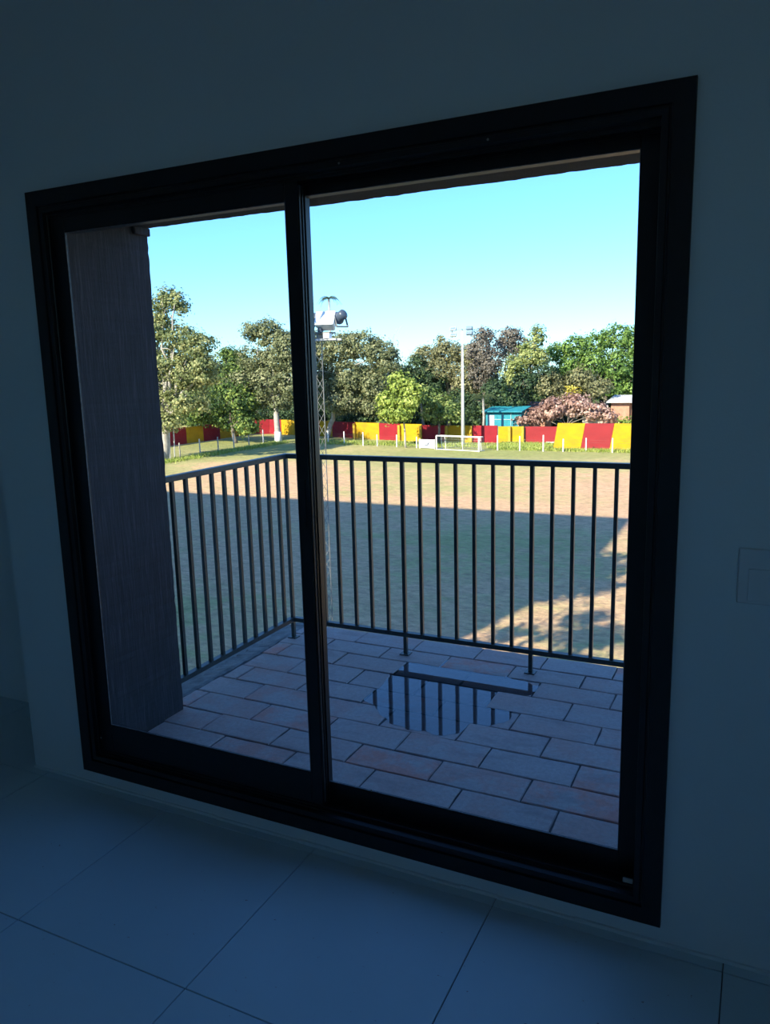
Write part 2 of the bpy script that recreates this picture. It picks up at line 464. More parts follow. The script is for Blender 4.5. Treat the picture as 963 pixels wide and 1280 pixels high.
# tracks
for nm, z0, z1 in (('lower_track', WZ0 + .069, WZ0 + .075), ('upper_track', WZ1 - .075, WZ1 - .069)):
    b = MB()
    b.box(WX0 + .069, WX1 - .069, 1.876, 1.973, min(z0, z1), max(z0, z1))
    for y in (1.880, 1.9255, 1.970):
        b.box(WX0 + .069, WX1 - .069, y, y + .003, z0 if z0 < 1 else z0 - .008, z1 + .008 if z0 < 1 else z1)
    wp(b, nm, 'alu', bevel=0)
def sash(name, X0, X1, y0, y1, gx0, gx1, gz0, gz1, gy, slim=False):
    s = empty(name, (0, 0, 0), parent=win); s.location = (-WX0, -WY0, 0)
    z0, z1 = WZ0 + .0755, WZ1 - .0755
    def p(mb, nm, mt='alu', bevel=.0018): return mb.build(nm, M[mt], s, bevel=bevel)
    def stile(x0, x1):
        b = MB().box(x0, x1, y0, y1, z0, z1)
        return b
    fd = .010      # slim front lip; the section steps back behind the glass
    if slim:
        p(MB().box(X0, gx0, y0, y0 + fd, z0, z1).box(X0, gx0 - .045, y0 + fd, y1, z0, z1), 'stile', bevel=.001)
    else:
        p(stile(X0, gx0), 'stile')
    p(stile(gx1, X1), 'stile')
    p(MB().box(gx0, gx1, y0, y0 + fd, z0, gz0).box(gx0, gx1, y0 + fd, y1, z0, gz0 - .022), 'bottom_rail', bevel=.001); p(MB().box(gx0, gx1, y0, y1, gz1, z1), 'top_rail')
    # glass and its slim bead
    p(MB().box(gx0 - .002, gx1 + .002, gy, gy + .0045, gz0 - .002, gz1 + .002), 'glass_pane', 'glass', 0)
    t = .0016
    b = MB()
    b.box(gx0, gx1, gy - .003, gy, gz0, gz0 + t); b.box(gx0, gx1, gy - .003, gy, gz1 - t, gz1)
    b.box(gx0, gx0 + t, gy - .003, gy, gz0 + t, gz1 - t); b.box(gx1 - t, gx1, gy - .003, gy, gz0 + t, gz1 - t)
    p(b, 'glazing_seal', 'seal', 0)
    return s
s1 = sash('inner_sash', WX0 + .071, -1.166, 1.884, 1.922, -2.040, -1.207, .2425, 1.922, 1.888, slim=True)
s2 = sash('outer_sash', -1.235, WX1 - .071, 1.930, 1.969, -1.178, -.2845, .195, 1.942, 1.934)
# interlock fins on the meeting stiles
b = MB(); b.box(-1.1655, -1.1625, 1.888, 1.891, .145, 1.962); b.box(-1.1655, -1.1625, 1.904, 1.907, .145, 1.962); b.box(-1.1655, -1.1622, 1.918, 1.922, .145, 1.962)
b.build('interlock', M['alu'], s1)
b = MB().box(-1.166, -1.164, 1.8961, 1.8975, .145, 1.962); b.build('brush_seal', M['seal'], s1)
# pull recess on the meeting stile
b = MB().box(-1.196, -1.180, 1.8815, 1.884, 1.02, 1.16); b.build('flush_pull', M['alu'], s1)
# track stop, screws
wp(MB().box(-.262, -.236, 1.868, 1.874, .150, .162), 'track_stop', 'screw')
def screw(x, y, z, r=.0035, parent=win):
    b = MB(); n = 10
    b.tube([(x, y, z), (x, y - .0015, z)], r, n)
    wp(b, 'screw', 'screw', bevel=0)
for x, z in ((-2.105, .118), (-2.082, .190), (-.225, .135), (-.222, .255)): screw(x, 1.8725, z)
for x, z in ((-1.02, .198), (-.93, .178)):
    screw(x, 1.932, z)
screw(-1.02, 1.8585, WZ1 - .061, .003); screw(-.62, 1.8585, WZ1 - .061, .003)

# ================================================================== FACADE ROUND THE WINDOW
def combed(name, x0, x1, y0, y1, z0, z1, parent, edge_jit=.0014, loc=(0, 0, 0)):
    """block with slightly ragged arrises"""
    bm = bmesh.new()
    bmesh.ops.create_cube(bm, size=1)
    for v in bm.verts:
        v.co = Vector((x0 if v.co.x < 0 else x1, y0 if v.co.y < 0 else y1, z0 if v.co.z < 0 else z1))
    L = max(x1 - x0, z1 - z0)
    for ax, (a, c_) in enumerate(((x0, x1), (y0, y1), (z0, z1))):
        n = int((c_ - a) / .022)
        if c_ - a > .8:
            for k in range(1, n):
                co = [0, 0, 0]; co[ax] = a + (c_ - a) * k / n
                no = [0, 0, 0]; no[ax] = 1
                bmesh.ops.bisect_plane(bm, geom=bm.verts[:] + bm.edges[:] + bm.faces[:], plane_co=co, plane_no=no)
    for v in bm.verts:
        q = v.co * 37
        v.co += Vector((noise.noise(q), noise.noise(q + Vector((9, 0, 0))), noise.noise(q + Vector((0, 9, 0))))) * edge_jit * 2
    me = bpy.data.meshes.new(name); bm.to_mesh(me); bm.free(); me.materials.append(M['render'])
    return put(name, me, parent, loc)
fs_ = empty('wall_surround', (-2.33, WY1, 0), kind='structure')
O = (2.33, -WY1, 0)
combed('left_fin', -2.62, -2.336, WY1, 2.59, -.3, 3.0, fs_, loc=O)
combed('right_fin', .0, .30, WY1, 2.59, -.3, 3.0, fs_, loc=O)
combed('header', -2.336, .0, WY1, 2.585, 2.062, 3.0, fs_, loc=O)
# drip groove lip under the header and the small chipped stub by the fin
MB().box(-2.334, -2.318, 2.50, 2.592, 2.030, 2.062).build('mortar_lump', M['render'], fs_, O, bevel=.004)
# the rest of this building, outside the view
tag(MB().box(RX0 - .4, RX1 + .4, RY0 - 3, 2.45, 3.0, 3.02).box(-13.5, RX0 - .2, RY0 - 3, 2.45, G, 3.0).box(RX0 - .2, RX1 + .2, RY0 - 3, 2.0, G, -.3).box(RX1 + .2, 14, RY0 - 3, 2.0, G, -.3).build('wall_lower_storeys', M['block']), kind='structure')

# ================================================================== TERRACE
ter = empty('terrace_floor', (-2.4, 2.05, TF), kind='structure')
TL = (2.4, -2.05, -TF)
bm_ = MB()
# slab with ragged mortar margin on the left
bm_.box(-2.60, .22, WY1, 3.88, TF - .22, TF - .030)
bm_.build('slab', M['concrete'], ter, TL)
MB().box(-2.445, .10, WY1, 3.865, TF - .030, TF - .006).build('mortar_bed', M['mortar'], ter, TL)
# ragged mortar strip under the left rail
n = 70; vs = []; fs2 = []
for k in range(n + 1):
    y = 2.30 + (3.88 - 2.30) * k / n
    xo = -2.56 + .012 * random.uniform(-1, 1); xi = -2.425 + .02 * noise.noise(Vector((0, y * 14, 3)))
    vs += [(xo, y, TF - .034), (xo + .02, y, TF - .014 + .004 * random.random()), (xi - .03, y, TF - .004 + .004 * random.random()), (xi, y, TF - .008)]
for k in range(n):
    for q in range(3):
        a = k * 4 + q; fs2.append((a, a + 1, a + 5, a + 4))
MB().add(vs, fs2).build('mortar_margin', M['concrete'], ter, TL)
# pavers in running bond, every one slightly different
def paver_mesh(w_, d_, seed, chip=1.0):
    r = random.Random(seed)
    bm = bmesh.new()
    nx, ny = 6, 3
    ring = []
    def jit(s): return r.uniform(-s, s)
    pts = []
    for i in range(nx): pts.append((w_ * i / nx + (jit(.004) if i else 0), jit(.0018)))
    for i in range(ny): pts.append((w_ + jit(.0018), d_ * i / ny + (jit(.004) if i else 0)))
    for i in range(nx): pts.append((w_ - w_ * i / nx + (jit(.004) if i else 0), d_ + jit(.0018)))
    for i in range(ny): pts.append((jit(.0018), d_ - d_ * i / ny + (jit(.004) if i else 0)))
    n = len(pts)
    cx, cy = w_ / 2, d_ / 2
    def inset(p, s):
        return (p[0] + (s if p[0] < cx else -s) * (1 if abs(p[0] - cx) > cx - .02 else 0), p[1] + (s if p[1] < cy else -s) * (1 if abs(p[1] - cy) > cy - .02 else 0))
    b = MB()
    vs = [(x, y, -.022) for x, y in pts] + [(x, y, -.0035) for x, y in pts] + [(*inset(p, .0035), -.0002 + jit(.0004)) for p in pts] + [(*inset(p, .012), 0) for p in pts]
    f = []
    for L in range(3):
        for k in range(n):
            f.append((L * n + k, L * n + (k + 1) % n, (L + 1) * n + (k + 1) % n, (L + 1) * n + k))
    f.append(tuple(range(3 * n, 4 * n)))
    b.add(vs, f)
    return b.mesh('brick', M['paver'])
rows = [2.105, 2.282, 2.455, 2.622, 2.797, 2.978, 3.150, 3.343, 3.520, 3.685, 3.862]
offs = [-.705, -.562, -.703, -.562, -.722, -.545, -.712, -.550, -.724, -.60]
BX0, BX1 = -2.425, .095
for ri in range(-1, len(rows) - 1):
    y0 = rows[ri] if ri >= 0 else WY1 + .002
    y1 = rows[ri + 1] if ri >= 0 else rows[0]
    off = offs[ri] if ri >= 0 else -.56
    pit = .357
    k0 = int((BX0 - off) / pit) - 2
    for k in range(k0, k0 + 14):
        xa = off + k * pit; xb = xa + pit
        lo = BX0 + random.uniform(-.02, .012)
        xa_ = max(xa, lo); xb_ = min(xb, BX1)
        if y1 <= 2.6: xa_ = max(xa, -2.33)
        if xb_ - xa_ < .05: continue
        gp = .0028 + random.uniform(0, .0014)
        me = paver_mesh(xb_ - xa_ - 2 * gp, y1 - y0 - 2 * gp, ri * 100 + k + 977)
        cxm, cym = (xa_ + xb_) / 2, (y0 + y1) / 2
        inp = -1.66 < cxm < -.93 and 2.84 < cym < 3.6
        near = -1.80 < cxm < -.80 and 2.75 < cym < 3.62
        dz = random.uniform(-.0016, .0016)
        rx_, ry_ = random.uniform(-.006, .006), random.uniform(-.004, .004)
        if inp: dz = -.0046; rx_ *= .5; ry_ = random.uniform(-.003, .003)
        elif near: dz = -.0018
        # rotate about the paver's own middle
        o = put('brick', me, ter, (xa_ + gp + 2.4, y0 + gp - 2.05, dz), (rx_, ry_, random.uniform(-.003, .003)))
# puddle: a thin sheet of standing water with a ragged shore
shore = [(-1.66,3.36),(-1.622,3.47),(-1.600,3.56),(-1.54,3.613),(-1.48,3.632),(-1.42,3.640),(-1.377,3.589),(-1.306,3.575),(-1.25,3.586),(-1.18,3.567),(-1.12,3.54),(-1.075,3.53),(-1.04,3.515),(-.985,3.505),(-.92,3.49),(-.87,3.47),(-.885,3.40),(-.93,3.345),(-.93,3.27),(-.95,3.19),(-.94,3.11),(-.93,3.03),(-.99,2.97),(-1.06,2.96),(-1.08,2.87),(-1.134,2.82),(-1.208,2.81),(-1.30,2.815),(-1.40,2.84),(-1.47,2.90),(-1.53,2.98),(-1.60,3.0),(-1.64,3.10),(-1.60,3.18),(-1.62,3.26)]
sp_ = []
for i in range(len(shore)):
    a = Vector(shore[i]); b_ = Vector(shore[(i + 1) % len(shore)])
    for q in range(4):
        p_ = a.lerp(b_, q / 4); nn = noise.noise(Vector((p_.x * 11, p_.y * 11, 1))) * .035 + noise.noise(Vector((p_.x * 45, p_.y * 45, 5))) * .012
        d_ = (p_ - Vector((-1.27, 3.2))).normalized(); p_ += d_ * nn
        sp_.append((p_.x, p_.y))
PZ = TF - .0034
me = bpy.data.meshes.new('puddle'); 
bm = bmesh.new(); vv = [bm.verts.new((x + 1.27, y - 3.2, 0)) for x, y in sp_]; f = bm.faces.new(vv); bmesh.ops.triangulate(bm, faces=[f]); bm.normal_update()
for f in bm.faces:
    if f.normal.z < 0: f.normal_flip()
bm.to_mesh(me); bm.free(); me.materials.append(M['water'])
tag(put('puddle', me, None, (-1.27, 3.2, PZ)), 'shallow rain puddle on the terracotta terrace reflecting the railing bars', 'puddle')

# ================================================================== RAILING
RY, RX, RZT, RZB = 3.622, -2.392, 1.022, .062
rl = empty('balcony_railing', (RX, RY, TF), label='black steel balcony railing with thin vertical bars around the terrace', cat='railing')
RO = (-RX, -RY, -TF)
RXR = .06
def part(mb, nm, mt='rail', bevel=.001): return mb.build(nm, M[mt], rl, RO, bevel=bevel)
part(MB().box(RX - .018, RXR + .018, RY - .018, RY + .018, RZT - .026, RZT), 'top_rail', bevel=.002)
part(MB().box(RX - .018, RX + .018, 2.30, RY - .018, RZT - .026, RZT), 'top_rail', bevel=.002)
part(MB().box(RXR - .018, RXR + .018, 2.592, RY - .018, RZT - .026, RZT), 'top_rail', bevel=.002)
part(MB().box(RX + .013, RXR - .013, RY - .016, RY + .016, RZB - .012, RZB + .012), 'bottom_rail')
part(MB().box(RX - .016, RX + .016, 2.30, RY - .013, RZB - .012, RZB + .012), 'bottom_rail')
part(MB().box(RXR - .016, RXR + .016, 2.592, RY - .013, RZB - .012, RZB + .012), 'bottom_rail')
hb = .0085
bme = MB().box(-hb, hb, -hb, hb, RZB + .012, RZT - .026).mesh('baluster', M['rail'])
xs = [-2.07 + .0985 * k for k in range(-3, 22)]
posts_x = (-1.676, -.987, -.297)
for x in xs:
    if any(abs(x - q) < .02 for q in posts_x) or x < RX + .03 or x > RXR - .04: continue
    put('baluster', bme, rl, (x - RX, 0, -TF))
for y in [3.642 - .0946 * k for k in range(1, 12)]:
    put('baluster', bme, rl, (0, y - RY - .01, -TF))
for y in [3.622 - .098 * k for k in range(1, 11)]:
    put('baluster', bme, rl, (RXR - RX, y - RY, -TF))
pme = MB().box(-.0095, .0095, -.0095, .0095, TF, RZT - .026).mesh('post', M['rail'])
fme = MB().box(-.026, .026, -.026, .026, TF, TF + .005).mesh('base_plate', M['rail'])
for x, y in [(q, RY) for q in posts_x] + [(RX, RY), (RXR, RY)]:
    put('post', pme, rl, (x - RX, y - RY, -TF)); put('base_plate', fme, rl, (x - RX, y - RY, -TF - .0005))

# ================================================================== LATTICE MAST NEAR THE BALCONY
MX, MY = -8.27, 14.0
ms = empty('floodlight_mast', (MX, MY, G), label='slim galvanised lattice mast with a cluster of big floodlights, just beyond the balcony corner', cat='mast')
leg = [(-.075, -.06), (.075, -.06), (0, .08)]
for (lx, ly) in leg:
    MB().tube([(lx, ly, 0), (lx, ly, 2.20 - G)], .008, 6).build('leg', M['galv'], ms)
b = MB(); z = .2; k = 0
while z < 2.1 - G - .2:
    for i in range(3):
        a = leg[i]; c_ = leg[(i + 1) % 3]
        if k % 2: a, c_ = c_, a
        b.tube([(a[0], a[1], z), (c_[0], c_[1], z + .24)], .0045, 4)
    z += .24; k += 1
tag(b.build('lattice', M['galv'], ms), kind='stuff')
zt = 2.08 - G
def at_(mb, nm, mt, bevel=.004, smooth=False, par=ms): return mb.build(nm, M[mt], par, bevel=bevel, smooth=smooth)
at_(MB().box(-.45, .44, -.12, -.08, zt, zt + .04), 'crossarm', 'steel_light'); at_(MB().box(-.45, .44, .10, .14, zt, zt + .04), 'crossarm', 'steel_light')
at_(MB().box(-.40, .30, -.12, .14, zt + .14, zt + .17), 'crossarm', 'galv')
at_(MB().box(-.02, .02, -.1, .12, zt + .02, zt + .15), 'bracket', 'galv'); at_(MB().box(.16, .20, -.1, .12, zt + .02, zt + .15), 'bracket', 'galv')
# central floodlight: white housing with heat-fin back
fl1 = empty('floodlight', (.19, -.02, zt + .36), parent=ms); fl1.rotation_euler = (math.radians(-35), 0, math.radians(12))
fl1['label'] = 'large white square floodlight in the middle'
MB().add([(-.21, -.16, -.17), (.21, -.16, -.17), (.21, -.16, .17), (-.21, -.16, .17), (-.16, .12, -.12), (.16, .12, -.12), (.16, .12, .12), (-.16, .12, .12)],
         [(0, 1, 2, 3), (7, 6, 5, 4), (0, 4, 5, 1), (1, 5, 6, 2), (2, 6, 7, 3), (3, 7, 4, 0)]).build('housing', M['lamp_white'], fl1, bevel=.015)
MB().box(-.19, .19, -.168, -.16, -.15, .15).build('lens', M['lamp_white'], fl1, bevel=.004)
def dish(name, loc, rz, tilt, mt, label, r=.19):
    e = empty(name, loc, parent=ms); e.rotation_euler = (tilt, 0, rz); e['label'] = label
    n = 20
    prof_ = [(.05, -.17), (.10, -.13), (r * .8, -.04), (r, .05), (r + .008, .055), (r + .008, .075), (r, .08)]
    vs = []; f = []
    for (rr, yy) in prof_:
        for k in range(n):
            t = 2 * math.pi * k / n; vs.append((rr * math.cos(t), yy, rr * math.sin(t)))
    for i in range(len(prof_) - 1):
        for k in range(n): f.append((i * n + k, i * n + (k + 1) % n, (i + 1) * n + (k + 1) % n, (i + 1) * n + k))
    f.append(tuple(range(n)))
    MB().add(vs, f).build('reflector', M[mt], e, smooth=True)
    MB().tube([(0, .074, 0), (0, .08, 0)], r * .98, 20).build('lens', M['lens'], e)
    MB().box(-r - .02, -r - .005, -.02, .02, -.2, .02).box(r + .005, r + .02, -.02, .02, -.2, .02).box(-r - .02, r + .02, -.02, .02, -.215, -.2).build('yoke', M['galv'], e)
dish('floodlight', (.46, .05, zt + .46), math.radians(65), math.radians(-20), 'lamp_dark', 'dark round floodlight on the right', .125)
dish('floodlight', (-.10, .05, zt + .44), math.radians(-60), math.radians(-20), 'lamp_dark', 'grey round floodlight on the left', .15)
at_(MB().box(.05, .13, -.16, -.06, zt + .17, zt + .27), 'ballast_box', 'lamp_dark')
at_(MB().box(.16, .30, -.14, -.02, zt + .04, zt + .14), 'junction_box', 'lamp_white')

# ================================================================== FIELD
b = MB(); b.box(-160, 90, 2.0, 200, G - 1, G)
b.box(-160, 90, -60, 2.0, G - 1, G)
tag(b.build('ground', M['field']), kind='structure')

# boundary wall of painted panels
bw = empty('boundary_wall', (-60, 82, G), kind='structure')
tag(bw, kind='structure')
BO = (60, -82, -G)
def wpan(p0, p1, h, mt, lab, slant=0, th=.18, h1=None):
    (xa, ya), (xb, yb) = p0, p1
    d = Vector((xb - xa, yb - ya, 0)); nrm = Vector((-d.y, d.x, 0)).normalized() * th
    h1 = h if h1 is None else h1
    dx = d.normalized() * slant
    vs = []
    for (zx, dd) in ((G - .05, Vector((0, 0, 0))), (None, dx)):
        for q, hh in (((xa, ya), h), ((xb, yb), h1)):
            z = G - .05 if zx is not None else G + hh
            p_ = Vector((q[0], q[1], z)) + dd
            vs.append(p_); vs.append(p_ + nrm)
    f = [(0, 1, 3, 2), (4, 6, 7, 5), (0, 2, 6, 4), (1, 5, 7, 3), (0, 4, 5, 1), (2, 3, 7, 6)]
    o = MB().add(vs, f).build('wall_panel', M[mt], bw, BO)
    o['label'] = lab
    return o
X1_ = -61.0
ys = [49.5, 53, 56.5, 60.5, 64, 67.5, 71.7, 74.8, 78.0, 81.4, 85.0]
cols = ['yellow', 'red', 'yellow', 'red', 'yellow', 'red', 'yellow', 'red', 'yellow', 'red']
cols = ['red', 'yellow', 'red', 'yellow', 'red', 'red', 'yellow', 'red', 'yellow', 'red']
for k in range(len(ys) - 1):
    wpan((X1_, ys[k]), (X1_, ys[k + 1] - .03), 1.95 + .05 * (k % 2), cols[k], cols[k] + ' painted wall panel')
fr_ = [(-61.0, 85.0), (-59.2, 86.2), (-57.0, 85.7), (-52.5, 84.8), (-50.3, 84.3), (-48.1, 83.6), (-44.1, 82.2), (-40.4, 81.2), (-37.3, 80.4), (-34.4, 79.9), (-31.3, 79.9), (-28.5, 80.0), (-25.7, 80.2)]
fc_ = ['red', 'red', 'yellow', 'red', 'yellow', 'red', 'yellow', 'red', 'yellow', 'red', 'yellow', 'red']
for k in range(len(fr_) - 1):
    a, c_ = Vector(fr_[k]), Vector(fr_[k + 1]); c_ = c_ - (c_ - a).normalized() * .03
    wpan(tuple(a), tuple(c_), 1.92 if k < 9 else 1.82, fc_[k], fc_[k] + ' painted wall panel')
wpan((-25.65, 80.2), (-24.35, 80.3), 1.74, 'yellow', 'yellow painted wall panel')
wpan((-24.3, 80.28), (-23.0, 80.4), 1.74, 'yellow', 'yellow painted wall panel')
wpan((-22.75, 80.4), (-18.9, 80.7), 1.74, 'red_pale', 'faded red painted wall panel')
for x, y in ((-24.33, 80.05), (-22.9, 80.1), (-34.5, 79.75), (-31.4, 79.7), (-44.15, 82.0), (-37.4, 80.2), (-28.6, 79.8)):
    MB().box(x - .13, x + .13, y - .14, y + .1, G - .05, G + 1.78).build('pier', M['pier'], bw, BO)
# nearer, taller slanted stretch
xs_ = [-18.4, -15.75, -13.05, -10.3, -7.6, -4.9, -2.2, .5]
for k in range(len(xs_) - 1):
    mt = ['yellow', 'red_pale'][k % 2]
    wpan((xs_[k], 75.0), (xs_[k + 1] - .02, 75.0), 2.52, mt, ('yellow' if k % 2 == 0 else 'faded red') + ' slanting wall panel', slant=.42)
MB().box(-20.4, -18.9, 80.05, 80.45, G, G + .18).build('bench_ledge', M['white'], bw, BO)

# front post and wire fence
pf = empty('touchline_fence', (-30, 73, G), label='row of short white posts with thin wire in front of the painted wall', cat='fence')
tag(pf)
pp_ = [(-44.6, 76.5, 1.4), (-41.9, 75.4, 1.4), (-38.9, 74.2, 1.45), (-37.1, 74.0, 1.25), (-34.6, 73.6, 1.3), (-32.1, 73.1, 1.15), (-23.3, 72.7, 1.46), (-21.1, 72.8, 1.40), (-18.75, 72.6, 1.56), (-16.9, 72.8, 1.22), (-14.9, 73.4, 1.27), (-12.4, 72.9, 1.34), (-10.2, 73, 1.3), (-8.0, 73, 1.3), (-5.8, 73, 1.3)]
for x, y, h in pp_:
    MB().box(-.055, .055, -.055, .055, -.05, h).build('post', M['white'], pf, (x + 30, y - 73, 0), bevel=.015)
for zz in (.45, .85, 1.08):
    for run in (pp_[:6], pp_[6:]):
        MB().tube([(x, y, zz) for x, y, _ in run], .006, 3).build('wire', M['galv'], pf, (30, -73, 0))

# left side fence
lf = empty('side_fence', (-51, 65, G), label='low post fence with a pale top rail along the left side of the field', cat='fence')
lp = [(-51.3, 55.6, 1.55), (-51.1, 58.9, 1.55), (-51.0, 61.8, 1.65), (-50.9, 64.6, 1.6), (-51.0, 67.4, 1.7), (-50.9, 70.0, 1.3), (-51.0, 72.9, 1.7)]
for k, (x, y, h) in enumerate(lp):
    MB().box(-.045, .045, -.045, .045, -.05, h).build('post', M['bark_pale'] if k % 2 else M['steel_light'], lf, (x + 51, y - 65, 0))
b = MB()
for k in range(len(lp) - 1):
    (xa, ya, ha), (xb, yb, hb_) = lp[k], lp[k + 1]
    b.tube([(xa, ya, 1.32), (xb, yb, 1.32)], .022, 4)
b.build('top_rail', M['bark_pale'], lf, (51, -65, 0))
b = MB()
for k in range(len(lp) - 1):
    (xa, ya, ha), (xb, yb, hb_) = lp[k], lp[k + 1]
    for q in range(12):
        t0, t1 = q / 12, (q + 1) / 12
        L = lambda t, z: (xa + (xb - xa) * t, ya + (yb - ya) * t, z)
        b.tube([L(t0, .05), L(t1, 1.3)], .005, 3, caps=False); b.tube([L(t1, .05), L(t0, 1.3)], .005, 3, caps=False)
tag(b.build('wire_mesh', M['galv'], lf, (51, -65, 0)), kind='stuff')
b = MB().tube([(-52.1, 58.6, G), (-51.9, 58.6, G + 4.1)], .07, 6).build('tall_post', M['steel_light'], lf, (51, -65, -G)); b['label'] = 'tall pale post'
b = MB().tube([(-51.6, 58.7, G), (-51.45, 58.7, G + 4.1)], .06, 6).build('tall_post', M['steel_light'], lf, (51, -65, -G)); b['label'] = 'tall pale post'

# goal
gl_ = empty('football_goal', (-27.1, 71.4, G), label='small white football goal with net in front of the wall', cat='goal')
Lp, Rp = Vector((-29.45, 72.0, 0)), Vector((-24.6, 70.9, 0)); ax_ = (Rp - Lp).normalized(); bk = Vector((-ax_.y, ax_.x, 0))
GO = (27.1, -71.4, 0)
for p_ in (Lp, Rp):
    MB().box(-.06, .06, -.06, .06, 0, 1.40).build('post', M['white'], gl_, (p_.x + 27.1, p_.y - 71.4, 0))
MB().tube([Lp + Vector((0, 0, 1.4)), Rp + Vector((0, 0, 1.4))], .06, 6).build('crossbar', M['white'], gl_, GO)
MB().tube([Lp + Vector((0, 0, .05)), Rp + Vector((0, 0, .05))], .04, 6).build('ground_bar', M['white'], gl_, GO)
b = MB()
for p_ in (Lp, Lp + ax_ * .45, (Lp + Rp) / 2, Rp - ax_ * .35):
    b.tube([p_ + bk * 1.0, p_ + bk * .8 + Vector((0, 0, 1.38))], .035, 5)
for p_ in (Lp, Rp):
    b.tube([p_ + Vector((0, 0, .05)), p_ + bk * 1.0 + Vector((0, 0, .05))], .03, 5); b.tube([p_ + Vector((0, 0, 1.38)), p_ + bk * .8 + Vector((0, 0, 1.38))], .03, 5)
b.tube([Lp + bk * .8 + Vector((0, 0, 1.38)), Rp + bk * .8 + Vector((0, 0, 1.38))], .03, 5)
b.build('back_frame', M['white'], gl_, GO)
b = MB()
for k in range(25):
    p_ = Lp.lerp(Rp, k / 24); b.tube([p_ + bk * .98 + Vector((0, 0, .05)), p_ + bk * .79 + Vector((0, 0, 1.38))], .006, 3, caps=False)
for k in range(8):
    h_ = .05 + 1.33 * k / 7; o_ = bk * (.98 - .19 * k / 7) + Vector((0, 0, h_)); b.tube([Lp + o_, Rp + o_], .006, 3, caps=False)
tag(b.build('net', M['net'], gl_, GO), kind='stuff')

# banner board with a winged emblem
bn = empty('banner_board', (-30.7, 72.5, G), label='white advertising board with small dark winged emblem left of the goal', cat='sign')
bn.rotation_euler = (0, 0, math.atan2(-.35, 1.8))
MB().box(-.98, .98, -.02, .02, .08, .95).build('board', M['banner'], bn)
for x in (-.9, .9): MB().box(x - .04, x + .04, .02, .08, 0, .98).build('stake', M['white'], bn)
wing = [(-.34, .66), (-.30, .52), (-.20, .42), (-.06, .38), (.04, .44), (.10, .56), (.22, .64), (.36, .70), (.30, .58), (.20, .46), (.10, .36), (-.04, .30), (-.20, .32), (-.32, .44)]
MB().prism(wing, 'y', -.028, -.02).build('emblem', M['ink'], bn)

# tall light pole
lpz = empty('light_pole', (-28.25, 76.4, G), label='tall white pole with paired square floodlights on a crossarm behind the goal', cat='light pole')
MB().tube([(0, 0, 0), (0, 0, 6), (0, 0, 11.7)], [.20, .15, .09], 10).build('pole', M['white'], lpz, smooth=True)
MB().box(-1.15, 1.15, -.05, .05, 11.82, 11.90).box(-1.15, -1.08, -.05, .05, 11.1, 11.9).box(1.08, 1.15, -.05, .05, 11.3, 11.9).box(-.05, .05, -.05, .05, 11.6, 11.9).build('crossarm', M['galv'], lpz)
for x, z, mt in ((-.95, 11.95, 'steel_light'), (-.95, 11.35, 'steel_light'), (.82, 11.95, 'lamp_dark'), (.82, 11.45, 'lamp_dark')):
    e = empty('floodlight', (x, -.12, z), parent=lpz); e.rotation_euler = (math.radians(-25), 0, 0)
    MB().box(-.32, .32, -.10, .10, -.18, .18).build('housing', M[mt], e, bevel=.02)
    MB().box(-.28, .28, -.108, -.10, -.14, .14).build('lens', M['lens'], e)

# far buildings
th = empty('teal_shed', (-26.3, 84, G), label='teal painted shed with rusty roof behind the boundary wall', cat='building')
MB().box(-2.0, 2.1, 0, 3, 0, 3.05).build('wall', M['teal'], th)
MB().prism([(-.5, 3.05), (3.3, 3.45), (3.3, 3.55), (-.5, 3.15)], 'x', -2.3, 2.3).build('roof', M['teal'], th)
MB().box(-1.75, -1.0, -.04, 0, 1.2, 2.7).build('door', M['steel_light'], th)
MB().box(-.02, .02, -.05, 0, .5, 3.0).box(.9, .94, -.05, 0, .5, 3.0).box(-1, 2.05, -.05, 0, 2.2, 2.25).build('trim', M['steel_light'], th)
rh = empty('rusty_roofed_shed', (-24.6, 88, G), label='low shed with reddish rusty roof behind the teal shed', cat='building')
MB().box(-1.9, 2.0, 0, 3, 0, 3.0).build('wall', M['brickw'], rh)
MB().prism([(-.6, 3.0), (3.4, 3.75), (3.4, 3.85), (-.6, 3.1)], 'x', -2.2, 2.3).build('roof', M['rust'], rh)
bh = empty('brick_house', (-13.6, 86, G), label='small orange brick house with pale sheet roof at the right edge', cat='building')
MB().box(-1.3, .6, 0, 4, 0, 4.0).build('wall', M['brickw'], bh)
MB().box(.6, 4.0, .6, 4, 0, 3.9).build('side_wall', M['brickw'], bh)
MB().prism([(-.6, 3.95), (4.3, 4.5), (4.3, 4.6), (-.6, 4.05)], 'x', -1.7, 4.3).build('roof', M['roofw'], bh)
MB().box(1.1, 1.9, .55, .6, 2.2, 3.2).build('window', M['dark'], bh)
ph = empty('pale_hut', (-16.6, 84.5, G), label='pale pink hut half hidden behind the pink brown bush', cat='building')
MB().box(-1.0, 1.4, 0, 2, 0, 2.95).build('wall', M['bark_pale'], ph)
MB().prism([(-.3, 2.95), (2.3, 3.15), (2.3, 3.23), (-.3, 3.03)], 'x', -1.2, 1.6).build('roof', M['roofw'], ph)

# neighbouring tall block whose shadow lies over the field (behind the camera's left)
BLH = 24.2
nb = empty('tower_block', (-16.0, 1.9, G), label='plain tall apartment block standing left of the balcony building', cat='building')
MB().box(-64, 0, -14, 0, 0, BLH).build('wall', M['block'], nb)
b = MB()
MB().box(-64.2, .2, -14.2, .2, BLH, BLH + .25).build('roof_slab', M['block'], nb)
for j in range(8):
    for i in range(20):
        put('window', cache.setdefault('tw', MB().box(0, 1.4, .0, .04, 0, 1.4).mesh('window', M['dark'])), nb, (-62.4 + i * 3.1, 0, .9 + j * 2.95))

